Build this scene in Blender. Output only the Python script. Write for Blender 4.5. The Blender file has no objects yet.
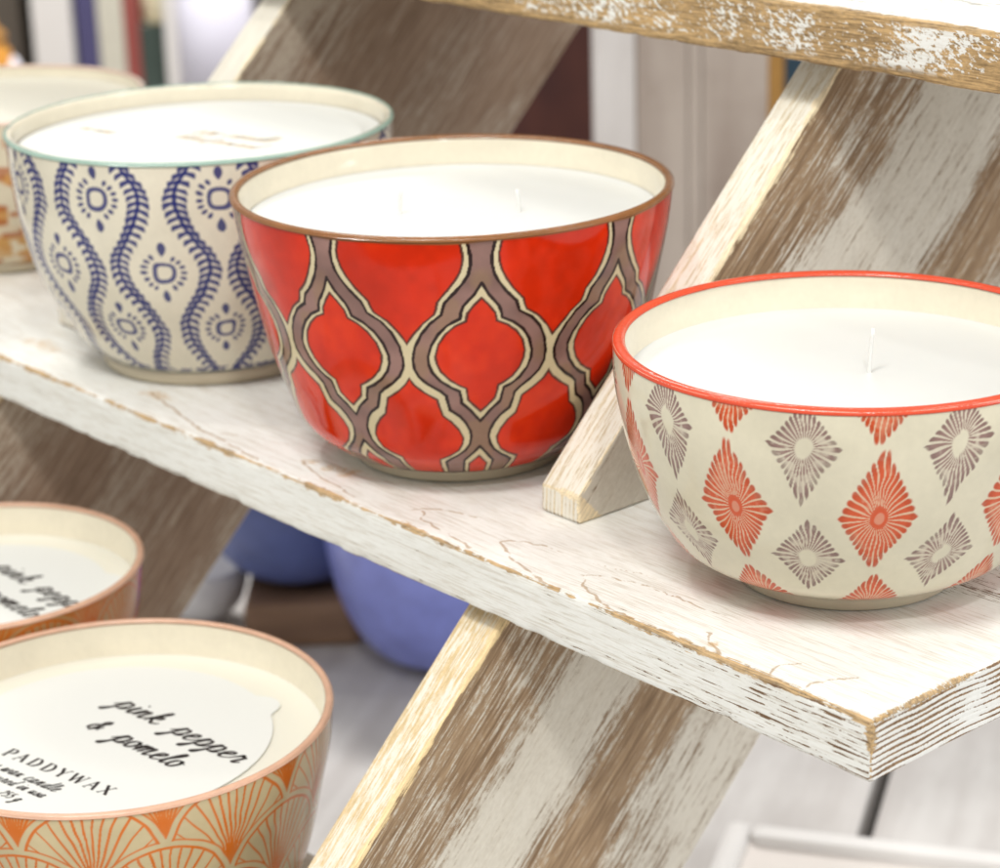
import bpy, bmesh, math, random
import numpy as np
from mathutils import Vector, Matrix

random.seed(7)
rng = np.random.default_rng(11)
scene = bpy.context.scene
COL = scene.collection
R_ = math.radians

# ------------------------------------------------------------------ camera
CAM = Vector((0.33927561, -0.40646072, 0.26357317))
RIGHT = Vector((0.65581119, 0.75437447, -0.02882428)).normalized()
UP = Vector((-0.23488691, 0.24018640, 0.94188037)).normalized()
FWD = UP.cross(RIGHT).normalized()
F_PX = 2351.3546                       # focal length for a 1000 px wide picture

cam_d = bpy.data.cameras.new("camera")
cam = bpy.data.objects.new("camera", cam_d)
COL.objects.link(cam)
m = Matrix.Identity(4)
for i in range(3):
    m[i][0], m[i][1], m[i][2], m[i][3] = RIGHT[i], UP[i], -FWD[i], CAM[i]
cam.matrix_world = m
cam_d.sensor_fit = 'HORIZONTAL'
cam_d.sensor_width = 36.0
cam_d.lens = F_PX / 1000 * 36.0
cam_d.clip_start = 0.01
cam_d.clip_end = 100
cam_d.dof.use_dof = True
cam_d.dof.focus_distance = 0.635
cam_d.dof.aperture_fstop = 16.0
cam_d.dof.aperture_blades = 0
scene.camera = cam


def at(u, v, axis=None, val=None, dist=None):
    """world point seen at photo pixel (u, v) on a plane, or at a depth"""
    d = FWD + RIGHT * ((u - 500) / F_PX) - UP * ((v - 434) / F_PX)
    k = dist if dist is not None else (val - CAM[axis]) / d[axis]
    return CAM + d * k


# ------------------------------------------------------------------ helpers
def link(name, me, mat=None, parent=None):
    o = bpy.data.objects.new(name, me)
    COL.objects.link(o)
    if mat is not None and not me.materials:
        me.materials.append(mat)
    if parent is not None:
        o.parent = parent
    return o


def tag(o, label=None, cat=None, group=None, kind=None):
    if label: o["label"] = label
    if cat: o["category"] = cat
    if group: o["group"] = group
    if kind: o["kind"] = kind
    return o


def thing(name, label, cat, loc=(0, 0, 0), rz=0.0, group=None):
    o = bpy.data.objects.new(name, None)
    o.empty_display_size = 0.02
    COL.objects.link(o)
    o.location = loc
    o.rotation_euler = (0, 0, rz)
    return tag(o, label, cat, group)


def np_mesh(name, verts, quads, smooth=True, extra=None):
    """mesh from numpy arrays; extra = list of ngons"""
    me = bpy.data.meshes.new(name)
    verts = np.asarray(verts, np.float32)
    quads = np.asarray(quads, np.int32).reshape(-1, 4)
    extra = extra or []
    nl = quads.size + sum(len(e) for e in extra)
    npoly = len(quads) + len(extra)
    me.vertices.add(len(verts))
    me.vertices.foreach_set("co", verts.ravel())
    me.loops.add(nl)
    li = np.concatenate([quads.ravel()] + [np.asarray(e, np.int32) for e in extra]) if extra else quads.ravel()
    me.loops.foreach_set("vertex_index", li.astype(np.int32))
    me.polygons.add(npoly)
    st = list(range(0, quads.size, 4))
    pos = quads.size
    for e in extra:
        st.append(pos)
        pos += len(e)
    me.polygons.foreach_set("loop_start", np.asarray(st, np.int32))
    me.update(calc_edges=True)
    me.validate()
    me.polygons.foreach_set("use_smooth", np.full(len(me.polygons), smooth, bool))
    me.update()
    return me


def bm_mesh(name, bm, smooth=False):
    me = bpy.data.meshes.new(name)
    bmesh.ops.recalc_face_normals(bm, faces=bm.faces)
    bm.to_mesh(me)
    bm.free()
    for pl in me.polygons:
        pl.use_smooth = smooth
    return me


def revolve(name, prof, n=96, close=False):
    """surface of revolution from (r, z) points, bottom to top"""
    prof = np.asarray(prof, float)
    k = len(prof)
    t = np.linspace(0, 2 * np.pi, n, endpoint=False)
    V = np.stack([prof[:, None, 0] * np.cos(t), prof[:, None, 0] * np.sin(t),
                  np.repeat(prof[:, None, 1], n, 1)], -1).reshape(-1, 3)
    i = np.arange(k if close else k - 1)[:, None] * n
    j = np.arange(n)[None]
    jn = (j + 1) % n
    up = (i + n) % (k * n)
    Q = np.stack([i + j, i + jn, up + jn, up + j], -1).reshape(-1, 4)
    return np_mesh(name, V, Q)


def box_bm(bm, x0, x1, y0, y1, z0, z1):
    vs = [bm.verts.new(c) for c in ((x0, y0, z0), (x1, y0, z0), (x1, y1, z0), (x0, y1, z0),
                                    (x0, y0, z1), (x1, y0, z1), (x1, y1, z1), (x0, y1, z1))]
    for f in ((0, 3, 2, 1), (4, 5, 6, 7), (0, 1, 5, 4), (1, 2, 6, 5), (2, 3, 7, 6), (3, 0, 4, 7)):
        bm.faces.new([vs[i] for i in f])


def box_mesh(name, x0, x1, y0, y1, z0, z1, bev=0.002):
    bm = bmesh.new()
    box_bm(bm, x0, x1, y0, y1, z0, z1)
    if bev:
        bmesh.ops.bevel(bm, geom=list(bm.edges), offset=bev, segments=2, affect='EDGES', profile=0.6)
    return bm_mesh(name, bm)


def spline(xk, yk, x):
    xk = np.asarray(xk, float); yk = np.asarray(yk, float)
    n = len(xk); h = np.diff(xk)
    A = np.eye(n); b = np.zeros(n)
    for i in range(1, n - 1):
        A[i, i - 1:i + 2] = [h[i - 1], 2 * (h[i - 1] + h[i]), h[i]]
        b[i] = 3 * ((yk[i + 1] - yk[i]) / h[i] - (yk[i] - yk[i - 1]) / h[i - 1])
    c = np.linalg.solve(A, b)
    i = np.clip(np.searchsorted(xk, x) - 1, 0, n - 2)
    dx = x - xk[i]
    bb = (yk[i + 1] - yk[i]) / h[i] - h[i] * (2 * c[i] + c[i + 1]) / 3
    d = (c[i + 1] - c[i]) / (3 * h[i])
    return yk[i] + bb * dx + c[i] * dx ** 2 + d * dx ** 3


def sstep(a, b, x):
    t = np.clip((x - a) / (b - a), 0, 1)
    return t * t * (3 - 2 * t)


def vnoise(x, y, seed=0):
    """smooth value noise on arrays (tileable not needed)"""
    r = np.random.default_rng(seed)
    T = r.random((64, 64))
    xi = np.floor(x).astype(int); yi = np.floor(y).astype(int)
    fx = x - xi; fy = y - yi
    fx = fx * fx * (3 - 2 * fx); fy = fy * fy * (3 - 2 * fy)
    a = T[xi % 64, yi % 64]; b = T[(xi + 1) % 64, yi % 64]
    c = T[xi % 64, (yi + 1) % 64]; d = T[(xi + 1) % 64, (yi + 1) % 64]
    return (a * (1 - fx) + b * fx) * (1 - fy) + (c * (1 - fx) + d * fx) * fy


def poly_dist(px, py, pts, closed=False):
    """distance from points to a polyline"""
    best = np.full(px.shape, 1e9)
    pts = list(pts)
    if closed: pts = pts + [pts[0]]
    for (ax, ay), (bx, by) in zip(pts[:-1], pts[1:]):
        dx, dy = bx - ax, by - ay
        L2 = dx * dx + dy * dy + 1e-12
        t = np.clip(((px - ax) * dx + (py - ay) * dy) / L2, 0, 1)
        d = (px - ax - t * dx) ** 2 + (py - ay - t * dy) ** 2
        np.minimum(best, d, out=best)
    return np.sqrt(best)


# ------------------------------------------------------------------ node helper
class NT:
    def __init__(s, name):
        s.mat = bpy.data.materials.new(name)
        s.mat.use_nodes = True
        s.t = s.mat.node_tree
        s.t.nodes.clear()
        s.out = s.t.nodes.new("ShaderNodeOutputMaterial")

    def new(s, typ, **kw):
        n = s.t.nodes.new(typ)
        for k, v in kw.items(): setattr(n, k, v)
        return n

    def put(s, sock, v):
        if isinstance(v, bpy.types.NodeSocket):
            s.t.links.new(v, sock)
        elif v is not None:
            if sock.type == 'RGBA' and not isinstance(v, (int, float)) and len(v) == 3: v = (*v, 1)
            sock.default_value = v

    def math(s, op, a, b=None, c=None, clamp=False):
        n = s.new("ShaderNodeMath", operation=op, use_clamp=clamp)
        for i, v in enumerate((a, b, c)):
            if v is not None: s.put(n.inputs[i], v)
        return n.outputs[0]

    def add(s, a, b): return s.math('ADD', a, b)
    def sub(s, a, b): return s.math('SUBTRACT', a, b)
    def mul(s, a, b): return s.math('MULTIPLY', a, b)
    def mn(s, a, b): return s.math('MINIMUM', a, b)
    def mx(s, a, b): return s.math('MAXIMUM', a, b)

    def step(s, x, a, b):
        n = s.new("ShaderNodeMapRange", interpolation_type='SMOOTHSTEP')
        s.put(n.inputs[0], x); s.put(n.inputs[1], a); s.put(n.inputs[2], b)
        return n.outputs[0]

    def vec(s, x, y, z):
        n = s.new("ShaderNodeCombineXYZ")
        for i, v in enumerate((x, y, z)): s.put(n.inputs[i], v)
        return n.outputs[0]

    def noise(s, v, scale=1.0, detail=4.0, rough=0.6, dist=0.0):
        n = s.new("ShaderNodeTexNoise")
        s.put(n.inputs['Vector'], v)
        n.inputs['Scale'].default_value = scale
        n.inputs['Detail'].default_value = detail
        n.inputs['Roughness'].default_value = rough
        n.inputs['Distortion'].default_value = dist
        return n.outputs[0]

    def mix(s, f, a, b):
        n = s.new("ShaderNodeMix", data_type='RGBA')
        s.put(n.inputs[0], f); s.put(n.inputs[6], a); s.put(n.inputs[7], b)
        return n.outputs[2]

    def fmix(s, f, a, b):
        n = s.new("ShaderNodeMix", data_type='FLOAT')
        s.put(n.inputs[0], f); s.put(n.inputs[2], a); s.put(n.inputs[3], b)
        return n.outputs[0]

    def ramp(s, f, stops, interp='LINEAR'):
        n = s.new("ShaderNodeValToRGB")
        cr = n.color_ramp
        cr.interpolation = interp
        while len(cr.elements) < len(stops): cr.elements.new(0.5)
        for e, (p, c) in zip(cr.elements, stops):
            e.position = p
            e.color = (*c, 1) if hasattr(c, '__len__') else (c, c, c, 1)
        s.put(n.inputs[0], f)
        return n.outputs[0]

    def objco(s):
        n = s.new("ShaderNodeTexCoord")
        return n.outputs['Object'], n.outputs['Normal']

    def sep(s, v):
        n = s.new("ShaderNodeSeparateXYZ")
        s.put(n.inputs[0], v)
        return n.outputs

    def attr(s, name):
        return s.new("ShaderNodeAttribute", attribute_name=name)

    def bump(s, h, strength=0.3, dist=0.001):
        n = s.new("ShaderNodeBump")
        n.inputs['Strength'].default_value = strength
        n.inputs['Distance'].default_value = dist
        s.put(n.inputs['Height'], h)
        return n.outputs[0]

    def bsdf(s, color, rough=0.5, normal=None, **kw):
        b = s.new("ShaderNodeBsdfPrincipled")
        s.put(b.inputs['Base Color'], color)
        s.put(b.inputs['Roughness'], rough)
        if normal is not None: s.put(b.inputs['Normal'], normal)
        for k, v in kw.items(): s.put(b.inputs[k.replace('_', ' ')], v)
        s.t.links.new(b.outputs[0], s.out.inputs['Surface'])
        return s.mat


def simple(name, color, rough=0.5, var=0.12, scale=60, bump=0.0, **kw):
    t = NT(name)
    co, _ = t.objco()
    n = t.noise(co, scale, 5)
    dark = tuple(c * (1 - var) for c in color)
    lite = tuple(min(1, c * (1 + var)) for c in color)
    c = t.mix(n, dark, lite)
    nb = t.bump(t.noise(co, scale * 4, 4), bump, 0.0006) if bump else None
    return t.bsdf(c, rough, nb, **kw)


# ------------------------------------------------------------------ weathered, white-washed wood
WHITE = (0.845, 0.845, 0.81)


def wood(name, L, W, T, top=0.55, front=0.5, end=0.4, under=0.35, ramp=None, seed=0.0,
         tan=(0.50, 0.33, 0.155), brown_a=(0.085, 0.048, 0.026), brown_b=(0.27, 0.165, 0.088),
         paint=WHITE, paint2=(0.775, 0.772, 0.725), front_tan=0.0, edge=1.0, crack=False, near_lines=0.0,
         fleck=False, top_edge=1.0, grain_across=190.0, patch_k=0.5, back_lines=0.0, foot_white=0.0, front_paint=None, grain_tint=0.22, tan_dark=0.42, soft=0.03):
    t = NT(name)
    co, nr = t.objco()
    x, y, z = t.sep(co)
    nx, ny, nz = t.sep(nr)
    is_end = t.step(t.math('ABSOLUTE', nx), 0.55, 0.75)
    is_front = t.step(t.mul(ny, -1), 0.55, 0.75)
    is_top = t.step(nz, 0.55, 0.75)
    # distance to the nearest edge of the face
    dx = t.mn(x, t.sub(L, x)); dy = t.mn(y, t.sub(W, y)); dz = t.mn(z, t.sub(T, z))
    med = t.sub(t.sub(t.add(t.add(dx, dy), dz), t.mx(dx, t.mx(dy, dz))), t.mn(dx, t.mn(dy, dz)))
    sv = (seed, seed * 1.7, seed * 0.6)
    off = t.new("ShaderNodeVectorMath", operation='ADD')
    t.put(off.inputs[0], co); off.inputs[1].default_value = sv
    cs = off.outputs[0]
    xs, ys, zs = t.sep(cs)
    # slow waviness of the grain
    wob = t.sub(t.noise(t.vec(t.mul(xs, 5), t.mul(ys, 14), t.mul(zs, 14)), 1, 2), 0.5)
    g_long = t.noise(t.vec(t.mul(xs, 14), t.add(t.mul(ys, grain_across * 1.9), t.mul(wob, 6)), t.add(t.mul(zs, 1000), t.mul(wob, 6))), 1, 4, 0.65)
    g_fine = t.noise(t.vec(t.mul(xs, 85), t.add(t.mul(ys, 1900), t.mul(wob, 16)), t.mul(zs, 2000)), 1, 2, 0.6)
    ewob = t.noise(t.vec(0.0, t.mul(ys, 24), t.mul(zs, 8)), 1, 1)
    g_endn = t.noise(t.vec(t.mul(xs, 10), t.mul(ys, 60), t.add(t.mul(zs, 900), t.mul(ewob, 10))), 1, 2, 0.5)
    ph = t.add(t.mul(zs, 590), t.add(t.mul(t.sub(ewob, 0.5), t.add(4.0, t.mul(y, 45))), t.mul(t.mul(y, y), 150)))
    g_end = t.add(t.mul(t.math('SINE', t.mul(ph, 6.2832)), 0.16), t.add(t.mul(g_endn, 0.75), 0.15))
    grain = t.fmix(is_end, t.add(t.mul(g_long, 0.38), t.mul(g_fine, 0.62)), t.add(t.mul(g_end, 0.9), t.mul(g_fine, 0.1)))
    patch = t.noise(t.vec(t.mul(xs, 15), t.mul(ys, 36), t.mul(zs, 36)), 1, 6, 0.66)
    rag = t.noise(t.vec(t.mul(xs, 420), t.mul(ys, 1050), t.mul(zs, 1050)), 1, 3, 0.75)
    # bias per face (higher = more paint left)
    btop = top
    if ramp is not None:
        yy = t.add(t.math('DIVIDE', y, W), t.mul(t.sub(patch, 0.5), 0.30))
        btop = t.mul(t.ramp(yy, ramp), 1.0)
    if back_lines:
        bl = t.mul(t.mul(t.step(x, L - 0.16, L - 0.03), t.step(y, 0.055, 0.085)), back_lines)
        btop = t.sub(btop, bl)
    if foot_white:
        btop = t.add(btop, t.mul(t.step(x, 0.055, 0.02), foot_white))
    bias = t.fmix(is_top, under, btop)
    if near_lines:
        ln = t.mul(t.step(x, L - 0.17, L - 0.01), near_lines)
        lw = t.math('SINE', t.mul(t.add(t.mul(zs, 590), t.mul(wob, 2.5)), 6.2832))
        lines = t.mul(t.mul(t.sub(1.0, lw), ln), 0.75)
        bias = t.fmix(is_front, bias, t.sub(t.sub(front, lines), t.mul(t.step(z, T * 0.22, 0.0), 0.13)))
    else:
        bias = t.fmix(is_front, bias, front)
    bias = t.fmix(is_end, bias, end)
    val = t.add(bias, t.add(t.mul(t.sub(patch, 0.5), patch_k), t.add(t.mul(t.sub(grain, 0.5), 1.65), t.mul(t.sub(rag, 0.5), 0.5))))
    mask = t.step(val, 0.29 - soft, 0.29 + soft)
    if fleck:
        fl = t.noise(t.vec(t.add(t.mul(xs, 230), t.mul(zs, -260)), t.mul(ys, 300), t.add(t.mul(zs, 640), t.mul(xs, 340))), 1, 4, 0.70)
        big = t.noise(t.vec(t.mul(xs, 16), 0.0, t.mul(zs, 20)), 1, 2)
        fm = t.step(t.add(t.mul(fl, 1.0), t.mul(t.sub(big, 0.5), 1.05)), 0.56, 0.585)
        low = t.step(z, T * 0.10, T * 0.26)
        mask = t.fmix(is_front, mask, t.mul(fm, low))
    # bare worn edges
    en = t.noise(t.vec(t.mul(xs, 26), t.mul(ys, 26), t.mul(zs, 26)), 1, 4, 0.65)
    en2 = t.noise(t.vec(t.mul(xs, 240), t.mul(ys, 240), t.mul(zs, 240)), 1, 2, 0.6)
    wv = t.add(t.mul(en, 0.55), t.add(0.22, t.add(t.mul(t.sub(en2, 0.5), 0.45), t.mul(t.sub(g_fine, 0.5), 0.7))))
    is_ft = t.mul(t.step(z, T * 0.45, T * 0.55), t.step(t.sub(W * 0.3, y), 0.0, 0.01))   # front-top edge band
    slow = t.step(t.noise(t.vec(t.mul(xs, 8), 0.0, 3.0), 1, 2), 0.38, 0.66)
    wid = t.add(0.00042 * edge, t.mul(is_ft, t.mul(0.00135 * edge * top_edge, t.add(slow, 0.12))))
    worn = t.sub(1.0, t.step(t.math('DIVIDE', med, t.mul(t.mx(t.sub(wv, 0.28), 0.001), t.mul(wid, 5.0))), 0.75, 1.0))
    # colours
    wbrown = t.mix(t.step(t.add(t.mul(g_fine, 0.5), t.mul(g_long, 0.5)), 0.33, 0.66), brown_a, brown_b)
    wtan = t.mix(t.step(t.add(t.mul(g_fine, .5), t.add(t.mul(patch, .25), t.mul(rag, .25))), 0.37, 0.62), tuple(c * tan_dark for c in tan), tuple(min(1, c * 1.22) for c in tan))
    tanf = t.mx(worn, t.mul(is_front, front_tan))
    bare = t.mix(tanf, wbrown, wtan)
    pc = t.mix(t.step(t.add(t.mul(patch, .6), t.mul(rag, .4)), 0.36, 0.62), paint2, paint)
    if front_paint: pc = t.mix(is_front, pc, front_paint)
    pc = t.mix(t.mul(t.step(grain, 0.52, 0.38), grain_tint), pc, (0.46, 0.39, 0.285))
    mask = t.mul(mask, t.sub(1.0, t.mul(worn, 0.94)))
    if crack:
        ck = t.attr('crack').outputs['Fac']
        st = t.attr('stain').outputs['Fac']
        lo = t.noise(t.vec(t.mul(xs, 150), t.mul(ys, 150), 0.0), 1, 4, 0.7)
        cm = t.mul(t.mul(is_top, t.step(ck, 0.40, 0.78)), t.step(t.add(lo, t.mul(ck, .3)), 0.58, 0.74))
        pc = t.mix(t.mul(t.mul(is_top, t.step(st, 0.15, 0.9)), t.step(rag, 0.38, 0.62)), pc, (0.60, 0.44, 0.27))
        pc = t.mix(t.mul(cm, 0.68), pc, (0.40, 0.26, 0.13))
        hgt = t.sub(t.add(t.mul(mask, 0.5), t.mul(grain, 0.6)), t.mul(cm, 0.6))
    else:
        hgt = t.add(t.mul(mask, 0.5), t.mul(grain, 0.7))
    col = t.mix(mask, bare, pc)
    nrm = t.bump(hgt, 0.35, 0.0007)
    return t.bsdf(col, 0.62, nrm, Specular_IOR_Level=0.3)


def plank(name, L, W, T, mat, nx=200, ny=40, parent=None, cracks=None, seed=1):
    """long sawn plank: rounded, slightly chipped edges; local x along, y across, z thick"""
    r = 0.0011
    prof = []
    ys = np.linspace(r, W - r, ny)
    for y in ys: prof.append((y, T))                     # top
    for a in (60, 30, 0): prof.append((W - r + r * math.cos(R_(a)), T - r + r * math.sin(R_(a))))
    for z in np.linspace(T - r, r, 8)[1:-1]: prof.append((W, z))
    for a in (0, -30, -60): prof.append((W - r + r * math.cos(R_(a)), r + r * math.sin(R_(a))))
    for y in np.linspace(W - r, r, 12): prof.append((y, 0))
    for a in (240, 210, 180): prof.append((r + r * math.cos(R_(a)), r + r * math.sin(R_(a))))
    for z in np.linspace(r, T - r, 10)[1:-1]: prof.append((0, z))
    for a in (180, 150, 120): prof.append((r + r * math.cos(R_(a)), T - r + r * math.sin(R_(a))))
    prof = np.array(prof)[::-1]
    k = len(prof)
    xs = np.concatenate([[0, 0.0009], np.linspace(0.003, L - 0.003, nx), [L - 0.0009, L]])
    X = np.repeat(xs[:, None], k, 1)
    Y = np.repeat(prof[None, :, 0], len(xs), 0).copy()
    Z = np.repeat(prof[None, :, 1], len(xs), 0).copy()
    # end chamfer
    for i, s in ((0, 1), (-1, 1)):
        Y[i] = W / 2 + (Y[i] - W / 2) * (1 - 0.0014 / W)
        Z[i] = T / 2 + (Z[i] - T / 2) * (1 - 0.0014 / T)
    # chipped edges and a slightly uneven surface
    ed = np.minimum(Y, W - Y) + np.minimum(Z, T - Z)
    chip = np.clip(vnoise(X * 160, Y * 90 + Z * 90, seed) - 0.52, 0, 1) * 0.0010 * (ed < 0.0022)
    Y += chip * np.sign(W / 2 - Y)
    Z += chip * np.sign(T / 2 - Z) * 0.8
    Z += (vnoise(X * 22, Y * 60, seed + 3) - 0.5) * 0.0004
    Y += (vnoise(X * 14, Z * 60, seed + 5) - 0.5) * 0.0007
    V = np.stack([X, Y, Z], -1).reshape(-1, 3)
    i = np.arange(len(xs) - 1)[:, None] * k
    j = np.arange(k)[None]
    jn = (j + 1) % k
    Q = np.stack([i + j, i + k + j, i + k + jn, i + jn], -1).reshape(-1, 4)
    n0 = (len(xs) - 1) * k
    me = np_mesh(name, V, Q, True, [list(range(k)), [n0 + q for q in range(k)][::-1]])
    sm = np.ones(len(me.polygons), bool); sm[-2:] = False
    me.polygons.foreach_set("use_smooth", sm)
    if cracks is not None:
        px, py = V[:, 0], V[:, 1]
        wx = (vnoise(px * 400, py * 400, 21) - 0.5) * 0.0014
        wy = (vnoise(px * 400, py * 400, 22) - 0.5) * 0.0014
        d = np.full(len(V), 1.0)
        for pl, wd in cracks['lines']:
            dd = poly_dist(px + wx, py + wy, pl)
            np.minimum(d, dd / wd, out=d)
        at1 = me.attributes.new('crack', 'FLOAT', 'POINT')
        at1.data.foreach_set('value', np.clip(1 - d, 0, 1).astype(np.float32))
        s = np.zeros(len(V))
        for (cx, cy, rx, ry, rot) in cracks['stains']:
            c_, s_ = math.cos(rot), math.sin(rot)
            ax = (px - cx) * c_ + (py - cy) * s_; ay = -(px - cx) * s_ + (py - cy) * c_
            np.maximum(s, 1 - np.sqrt((ax / rx) ** 2 + (ay / ry) ** 2) + (vnoise(px * 220, py * 220, 5) - .5) * .8, out=s)
        at2 = me.attributes.new('stain', 'FLOAT', 'POINT')
        at2.data.foreach_set('value', np.clip(s, 0, 1).astype(np.float32))
    return link(name, me, mat, parent)


# ================================================================== DISPLAY STAND
T_SH = 0.0174
W_SH = 0.140
L_SH = 0.80
TIER = 0.145
ANG = R_(44.685)
SY, SX, SW = 0.0374, -0.16326, 0.0168
BW = 0.1333
stand = thing("display_stand", "whitewashed wooden tiered display stand of weathered planks on slanted legs, carrying the bowls",
              "display stand", (0, 0, 0))

# cracks in the paint of the middle shelf (photo outlines carried onto the board, board coordinates)
crk_px = [
    ([(302, 461), (312, 459), (321, 461)], .0011), ([(304, 462), (312, 470), (321, 478), (339, 487), (356, 497)], .0012),
    ([(413, 510), (424, 508), (449, 510), (476, 517)], .0012), ([(424, 511), (423, 519), (435, 526), (453, 537), (470, 548)], .0012),
    ([(501, 541), (525, 541), (546, 547)], .0010), ([(501, 541), (510, 557), (532, 575), (559, 589)], .0011),
    ([(581, 575), (604, 576), (640, 585), (655, 589)], .0010), ([(581, 576), (586, 589), (604, 605), (629, 618)], .0011),
    ([(707, 633), (712, 634), (709, 641), (716, 648), (719, 657)], .0014),
    ([(772, 675), (774, 668), (786, 665), (802, 664)], .0008), ([(804, 691), (811, 684), (840, 678), (860, 678)], .0010),
    ([(804, 690), (812, 696), (822, 700)], .0010), ([(674, 596), (700, 607), (728, 617)], .0008),
    ([(152, 393), (173, 409), (194, 426), (207, 433), (235, 447), (259, 461)], .0014),
    ([(207, 433), (250, 436), (290, 445)], .0007), ([(640, 585), (690, 603)], .0006),
    ([(540, 545), (600, 566), (650, 576)], .0005), ([(350, 520), (380, 524)], .0007),
]
lines = []
for pl, w in crk_px:
    q = [at(u, v, 2, 0.0) for u, v in pl]
    lines.append(([(p.x + L_SH, p.y) for p in q], w * 1.0))
st_px = [(340, 470, .016, .0055, 0.1), (404, 524, .007, .003, 0.1), (312, 462, .009, .003, .2), (713, 645, .003, .003, 0), (158, 396, .012, .005, .2), (45, 345, .02, .006, .1)]
stains = []
for u, v, a, b, r in st_px:
    p = at(u, v, 2, 0.0)
    stains.append((p.x + L_SH, p.y, a, b, r))

mat_mid = wood("whitewashed_plank", L_SH, W_SH, T_SH, top=0.66, front=0.62, end=0.36, under=0.3, seed=3.1, crack=True,
               near_lines=0.20, edge=1.0, top_edge=1.05, grain_tint=0.42, brown_a=(0.15, 0.085, 0.045), brown_b=(0.36, 0.23, 0.125), grain_across=170, patch_k=0.35, back_lines=0.24)
mat_top = wood("scraped_plank", L_SH, W_SH, T_SH, top=0.44, front=0.2, end=0.4, under=0.3, seed=8.4, front_tan=1.0, fleck=True,
               edge=1.0, top_edge=0.8)
mat_low = wood("lower_plank", L_SH, W_SH, T_SH, top=0.60, front=0.55, end=0.4, under=0.3, seed=12.9)

o = plank("shelf", L_SH, W_SH, T_SH, mat_mid, nx=1300, ny=230, parent=stand, cracks=dict(lines=lines, stains=stains), seed=2)
o.location = (-L_SH, 0, -T_SH)
tag(o, "middle shelf, painted white with a bare tan front edge")
o = plank("shelf", L_SH, W_SH, 0.0182, mat_top, nx=300, ny=40, parent=stand, seed=9)
o.location = (-L_SH, 0.1315, 0.1267)
tag(o, "top shelf with a scraped tan front edge")
o = plank("shelf", L_SH, W_SH, T_SH, mat_low, nx=200, ny=40, parent=stand, seed=14)
o.location = (-L_SH, -0.1315, -TIER - T_SH)

RAMP_U = [(0.0, 0.08), (0.13, 0.13), (0.24, 0.30), (0.33, 0.52), (0.58, 0.50), (0.64, 0.22), (0.80, 0.08), (0.92, 0.30), (1.0, 0.36)]
RAMP_L = [(0.0, 0.05), (0.10, 0.14), (0.20, 0.34), (0.30, 0.56), (0.42, 0.54), (0.50, 0.20), (0.58, 0.06), (0.68, 0.10), (0.76, 0.36), (1.0, 0.42)]
RAMP_F = [(0.0, 0.38), (0.15, 0.30), (0.30, 0.10), (0.45, 0.08), (0.55, 0.26), (0.70, 0.20), (0.85, 0.08), (1.0, 0.3)]


def leg(poly_yz, x, mat):
    """slanted plank, cut square to the shelves: outline in (y, z)"""
    d = Vector((0, math.cos(ANG), math.sin(ANG)))
    n = Vector((0, math.sin(ANG), -math.cos(ANG)))
    org = Vector((x, poly_yz[1][0], poly_yz[1][1]))
    bm = bmesh.new()
    lo, hi = [], []
    for (y, z) in poly_yz:
        p = Vector((x, y, z)) - org
        a, b = p.dot(d), p.dot(n)
        lo.append(bm.verts.new((a, b, 0))); hi.append(bm.verts.new((a, b, SW)))
    k = len(lo)
    bm.faces.new(lo[::-1]); bm.faces.new(hi)
    for i in range(k):
        bm.faces.new((lo[i], lo[(i + 1) % k], hi[(i + 1) % k], hi[i]))
    bmesh.ops.recalc_face_normals(bm, faces=bm.faces)
    bmesh.ops.bevel(bm, geom=list(bm.edges), offset=0.0009, segments=2, affect='EDGES', profile=0.6)
    me = bm_mesh("leg", bm)
    o = link("leg", me, mat, stand)
    M = Matrix.Identity(4)
    for i in range(3):
        M[i][0], M[i][1], M[i][2], M[i][3] = d[i], n[i], (1, 0, 0)[i], org[i]
    o.matrix_world = M
    return o


ta = math.tan(ANG)
def leg_poly(dy, dz, top):
    nose = 0.009
    hgt = top - dz
    yf = SY + dy
    g = 0.0003
    return [(yf, dz + g), (yf, dz + nose), (yf + (hgt - nose) / ta, top - g),
            (yf + (hgt - nose) / ta + BW / math.sin(ANG), top - g), (yf - nose / ta + BW / math.sin(ANG), dz + g)]


for x, kind in ((SX, 'near'), (-0.4466, 'far')):
    rU, rL = (RAMP_U, RAMP_L) if kind == 'near' else (RAMP_F, RAMP_F)
    ft = 0.40 if kind == 'near' else 0.55
    LL = 0.26
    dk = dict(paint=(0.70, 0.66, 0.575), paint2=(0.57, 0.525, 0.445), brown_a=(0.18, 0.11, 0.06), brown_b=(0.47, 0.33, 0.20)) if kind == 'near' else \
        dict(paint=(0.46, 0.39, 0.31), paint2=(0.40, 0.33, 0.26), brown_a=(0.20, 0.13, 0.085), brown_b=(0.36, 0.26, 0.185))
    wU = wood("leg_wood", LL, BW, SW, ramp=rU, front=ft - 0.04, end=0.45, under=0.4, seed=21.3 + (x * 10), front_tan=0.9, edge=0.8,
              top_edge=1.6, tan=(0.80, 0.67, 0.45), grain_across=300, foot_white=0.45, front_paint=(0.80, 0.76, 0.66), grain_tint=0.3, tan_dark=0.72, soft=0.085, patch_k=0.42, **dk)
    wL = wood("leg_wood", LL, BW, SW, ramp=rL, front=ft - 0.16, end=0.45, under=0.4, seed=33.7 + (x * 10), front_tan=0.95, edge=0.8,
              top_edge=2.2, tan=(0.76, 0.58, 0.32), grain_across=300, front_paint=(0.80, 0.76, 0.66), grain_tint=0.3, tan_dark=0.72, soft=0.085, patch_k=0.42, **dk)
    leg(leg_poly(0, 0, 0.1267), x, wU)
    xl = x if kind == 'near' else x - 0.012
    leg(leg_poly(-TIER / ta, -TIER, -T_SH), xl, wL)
    leg(leg_poly(-2 * TIER / ta + 0.0, -0.300 + 0.001, -TIER - T_SH), xl, wL)

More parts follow.
